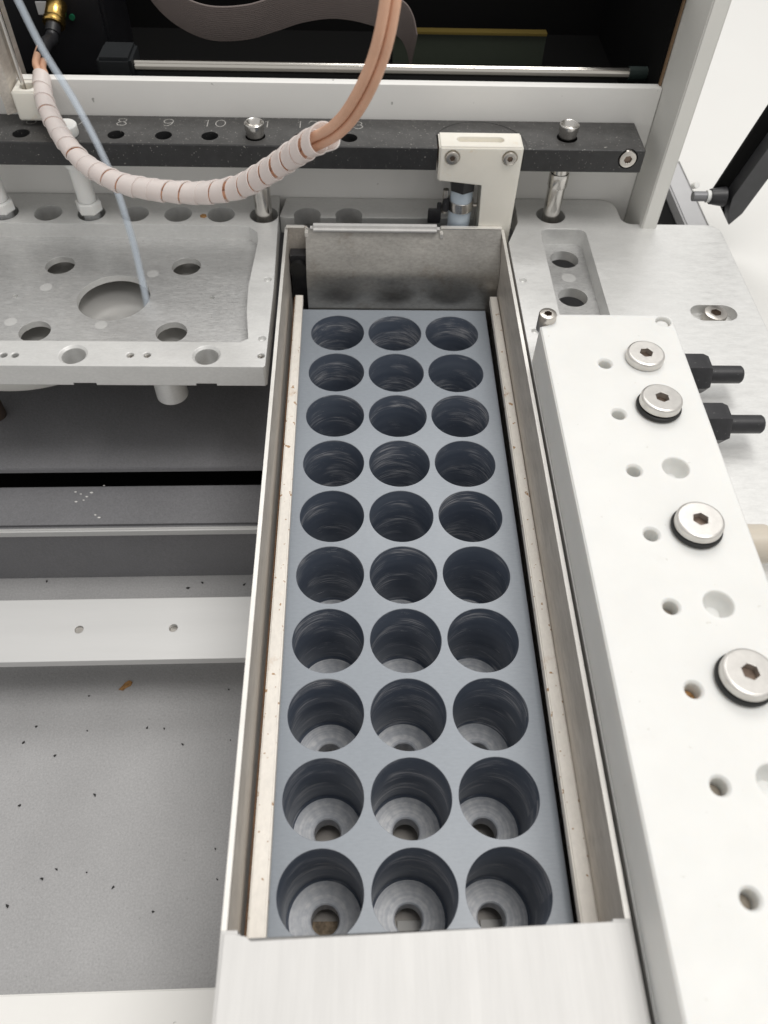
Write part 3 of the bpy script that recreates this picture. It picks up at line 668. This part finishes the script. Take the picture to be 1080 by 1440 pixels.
# ================================================================== GANTRY RECESS CONTENTS
gr = thing('guide_rod', 'polished horizontal rod in the dark recess behind the rail', 'rod', (-5, 222, 90))
MB().cyl((-129, 222, 93.6), 2.6, 256, (1, 0, 0), n=28).build('rod', CHROME, gr)
MB().box(-146, -129.2, 216, 236, 70.2, 99, 1.5).build('end_block', mat('grey_blue_cast', (.016, .018, .020), .7, var=.2, spec=.2), gr)
MB().cyl((116, 222, 93.6), 3.2, 9, (1, 0, 0), n=24).build('end_bush', mat('green_black', (.018, .03, .027), .5, spec=.3), gr)
rb = MB(); P = spline([(-130, 262, 122), (-124, 262, 107), (-113, 260, 97), (-97, 258, 91.2), (-78, 258, 91.6), (-62, 259, 95.6), (-48, 260, 99.5), (-32, 260, 101.6), (-16, 260, 99.6), (0, 260, 94.5), (6, 260, 88), (9, 260, 78)], 1.0)
cores = 18; W_ = 22.0
fr = [(p, (P[min(i+1, len(P)-1)]-P[max(i-1, 0)]).normalized()) for i, p in enumerate(P)]; rows = []
wdir = Vector((.10, -.42, .90)).normalized()
for p, t in fr:
    nn = t.cross(wdir).normalized(); row = []
    for side in (1, -1):
        ks = range(cores*4+1) if side == 1 else range(cores*4, -1, -1)
        for q_ in ks:
            f = q_/(cores*4); a = abs(math.sin(f*cores*math.pi)); row.append(rb.b.verts.new(p+wdir*(f*W_)+nn*side*(.12+.38*a)))
    rows.append(row)
for a, d in zip(rows, rows[1:]):
    m_ = len(a)
    for i in range(m_): rb.b.faces.new((a[i], a[(i+1) % m_], d[(i+1) % m_], d[i]))
tag(rb.build('ribbon_cable', RIB, ang=80), 'wavy grey-brown flat ribbon cable in the dark recess', 'cable')
pl_ = thing('recess_plate', 'dull green plate with yellowish top edge at the back of the recess', 'plate', (45, 285, 72))
MB().box(0, 85, 284, 288, 70.2, 86).build('panel', TEAL, pl_); MB().box(0, 85, 282.6, 288, 86.1, 87.3).build('top_edge', YEL, pl_)
ml = thing('motor_housing', 'black boxy housing at the upper left inside the recess', 'housing', (-185, 265, 70))
MB().box(-215, -150, 262, 310, 70.2, 150, 2).build('shell', mat('satin_black', (.010, .010, .012), .45, var=.2, spec=.25), ml)
MB().box(-183.5, -175, 261.2, 261.9, 100.5, 106.5).build('label_plate', STRUT, ml)
MB().cyl((-166.8, 262, 99.6), 1.4, 1.2, (0, -1, 0), n=16).build('indicator', mat('green_lens', (.01, .12, .06), .3), ml)
bf = thing('brass_connector', 'knurled brass connector on the black housing at upper left', 'connector', (-172, 254, 100))
ax = Vector((-.10, -.80, -.50)).normalized(); base = Vector((-172.2, 260.5, 106.4))
kn = MB(); rr = []
for h, r in ((0, 4.6), (.6, 5.0), (8.4, 5.0), (9, 4.6)): rr.append((r, h))
kn.lathe([(0, 0)]+rr+[(0, 9)], base, ax, 40).build('knurled_nut', GOLD, bf)
MB().lathe([(0, 9.05), (5.3, 9.05), (5.5, 9.6), (5.5, 11.4), (5.0, 12), (0, 12)], base, ax, 40).build('rim', GOLD, bf)
MB().lathe([(0, 12.05), (3.7, 12.05), (3.5, 16.5), (0, 16.5)], base, ax, 32).build('collar', BLKP, bf)
eb = base+ax*16.6

# left end: plate, thin rods and white mount
tag(MB().prism([(-184, 186), (-180.2, 189), (-180.2, 214), (-184, 214)], 86, 150).build('end_plate', STEEL), 'grey metal end plate at the left edge above the black rail', 'plate')
mt = thing('rod_mount', 'small white plastic mount gripping a thin upright rod at the left', 'mount', (-174.5, 193, 83))
b = MB().box(-179.8, -168.8, 187.5, 199.9, 82.6, 96, .6); b.cut(MB().cyl((-173.6, 193.4, 90), 3.4, 10, n=32)); b.build('mount_body', CREAM, mt, ang=30)
tag(MB().cyl((-175.2, 193.6, 90.1), 1.0, 60, n=16).build('thin_rod', PIN), 'thin upright steel rod standing in the white mount', 'rod')
tag(MB().cyl((-178.6, 200.5, 96.4), .8, 55, n=16).build('thin_rod', PIN), 'second thin upright rod just behind the mount', 'rod')

# ================================================================== TUBES
wt = thing('wrapped_tubing', 'two orange tubes bundled in milky spiral wrap, drooping across the rail', 'tubing', (-100, 120, 82))
core = spline([eb+ax*5, (-173.4, 232, 98.6), (-172.4, 220, 98.9), (-171.0, 209, 98.4), (-168.6, 203, 97.0), (-165.4, 188, 92.4), (-154.7, 167, 87.0), (-140.5, 148.6, 83.4), (-122.1, 134, 82.9),
               (-101.8, 124.2, 85.2), (-82.2, 116.8, 89.0), (-65.8, 109.4, 96.6), (-49.5, 98.6, 111.4), (-37.3, 87.2, 125.2), (-26.4, 74.6, 137.4), (-19.1, 67.4, 149.1), (-12.8, 63.3, 163.8), (-9.4, 62, 178.0), (-8.2, 65, 192), (-9, 72, 215), (-12, 85, 240)], .5)
fr = frames(core)
def near(pt): return min(range(len(core)), key=lambda i: (core[i]-Vector(pt)).length)
i0, i1 = near((-170.2, 206.5, 98)), near((-27.5, 76.0, 136.2))
for ph in (0, math.pi):
    pts = []
    for i, (p, t, u, v) in enumerate(fr):
        a = ph+1.1+i*.006; off = 1.72*min(1, max(.0, (i-2)/40))
        pts.append(p+(u*math.cos(a)+v*math.sin(a))*off)
    MB().tube(pts[::2], 1.68, 14).build('tube', COPPER, wt)
slv = [eb, eb+ax*3]+[core[i] for i in range(10, near((-171.6, 214, 98.7)), 4)]
MB().tube(slv, 3.1, 20, radii=[3.0]+[3.3]*(len(slv)-1)).build('sleeve', BLKP, wt)
pitch = 8.1; sw = MB(); NW = 10; NT = 36; Lw = (i1-i0)*.5; turns = (Lw-pitch)/pitch
def wp(s_, th, r):
    x = min(max(i0+s_/.5, 0), len(fr)-2); k_ = int(x); f = x-k_; p = fr[k_][0].lerp(fr[k_+1][0], f); _, t, u, v = fr[k_]
    return p+(u*math.cos(th)+v*math.sin(th))*r
prev = None
for q_ in range(int(turns*NT)+1):
    th = -2*math.pi*q_/NT+.9; s0 = pitch*q_/NT; s0 += .45*math.sin(s0*.21+1)+.25*math.sin(s0*.083); frac = s0/Lw; gap = .08+2.7*max(0, frac-.42)+.35*max(0, frac-.3)*math.sin(s0*.33)
    r0 = 3.75+.6*frac; row = []
    for side in (0, 1):
        ks = range(NW+1) if side == 0 else range(NW, -1, -1)
        for j in ks:
            f = j/NW; row.append(sw.b.verts.new(wp(s0+f*(pitch-gap), th, r0+(.5 if side == 0 else 0)+.26*(2*f-1)+.10*math.sin(q_*.11))))
    if prev:
        m_ = len(row)
        for i in range(m_): sw.b.faces.new((prev[i], prev[(i+1) % m_], row[(i+1) % m_], row[i]))
    else: sw.b.faces.new(row[::-1])
    prev = row
sw.b.faces.new(prev)
sw.build('spiral_wrap', WRAP, wt, ang=50)
ct = spline([(-168, 189, 152), (-161.8, 184.2, 135.2), (-155.4, 178.4, 118.3), (-143.9, 168.6, 98.8), (-132.3, 153.3, 77.6), (-124.8, 137, 55.4), (-120.9, 123.4, 36), (-120.2, 119.4, 28)], 1.2)
ctb = MB(); f2 = frames(ct); rows = []
for p, t, u, v in f2:
    row = [ctb.b.verts.new(p+(u*math.cos(2*math.pi*i/20)+v*math.sin(2*math.pi*i/20))*1.75) for i in range(20)]
    rin = [ctb.b.verts.new(p+(u*math.cos(2*math.pi*i/20)+v*math.sin(2*math.pi*i/20))*1.1) for i in range(20)]; rows.append((row, rin))
for (a, ai), (d, di) in zip(rows, rows[1:]):
    for i in range(20):
        j = (i+1) % 20; ctb.b.faces.new((a[i], a[j], d[j], d[i])); ctb.b.faces.new((ai[j], ai[i], di[i], di[j]))
for (a, ai) in (rows[0], rows[-1]):
    for i in range(20): j = (i+1) % 20; ctb.b.faces.new((a[i], ai[i], ai[j], a[j]))
tag(ctb.build('clear_tube', CLEAR, ang=60), 'clear bluish plastic tube running down into the large round hole', 'tube')
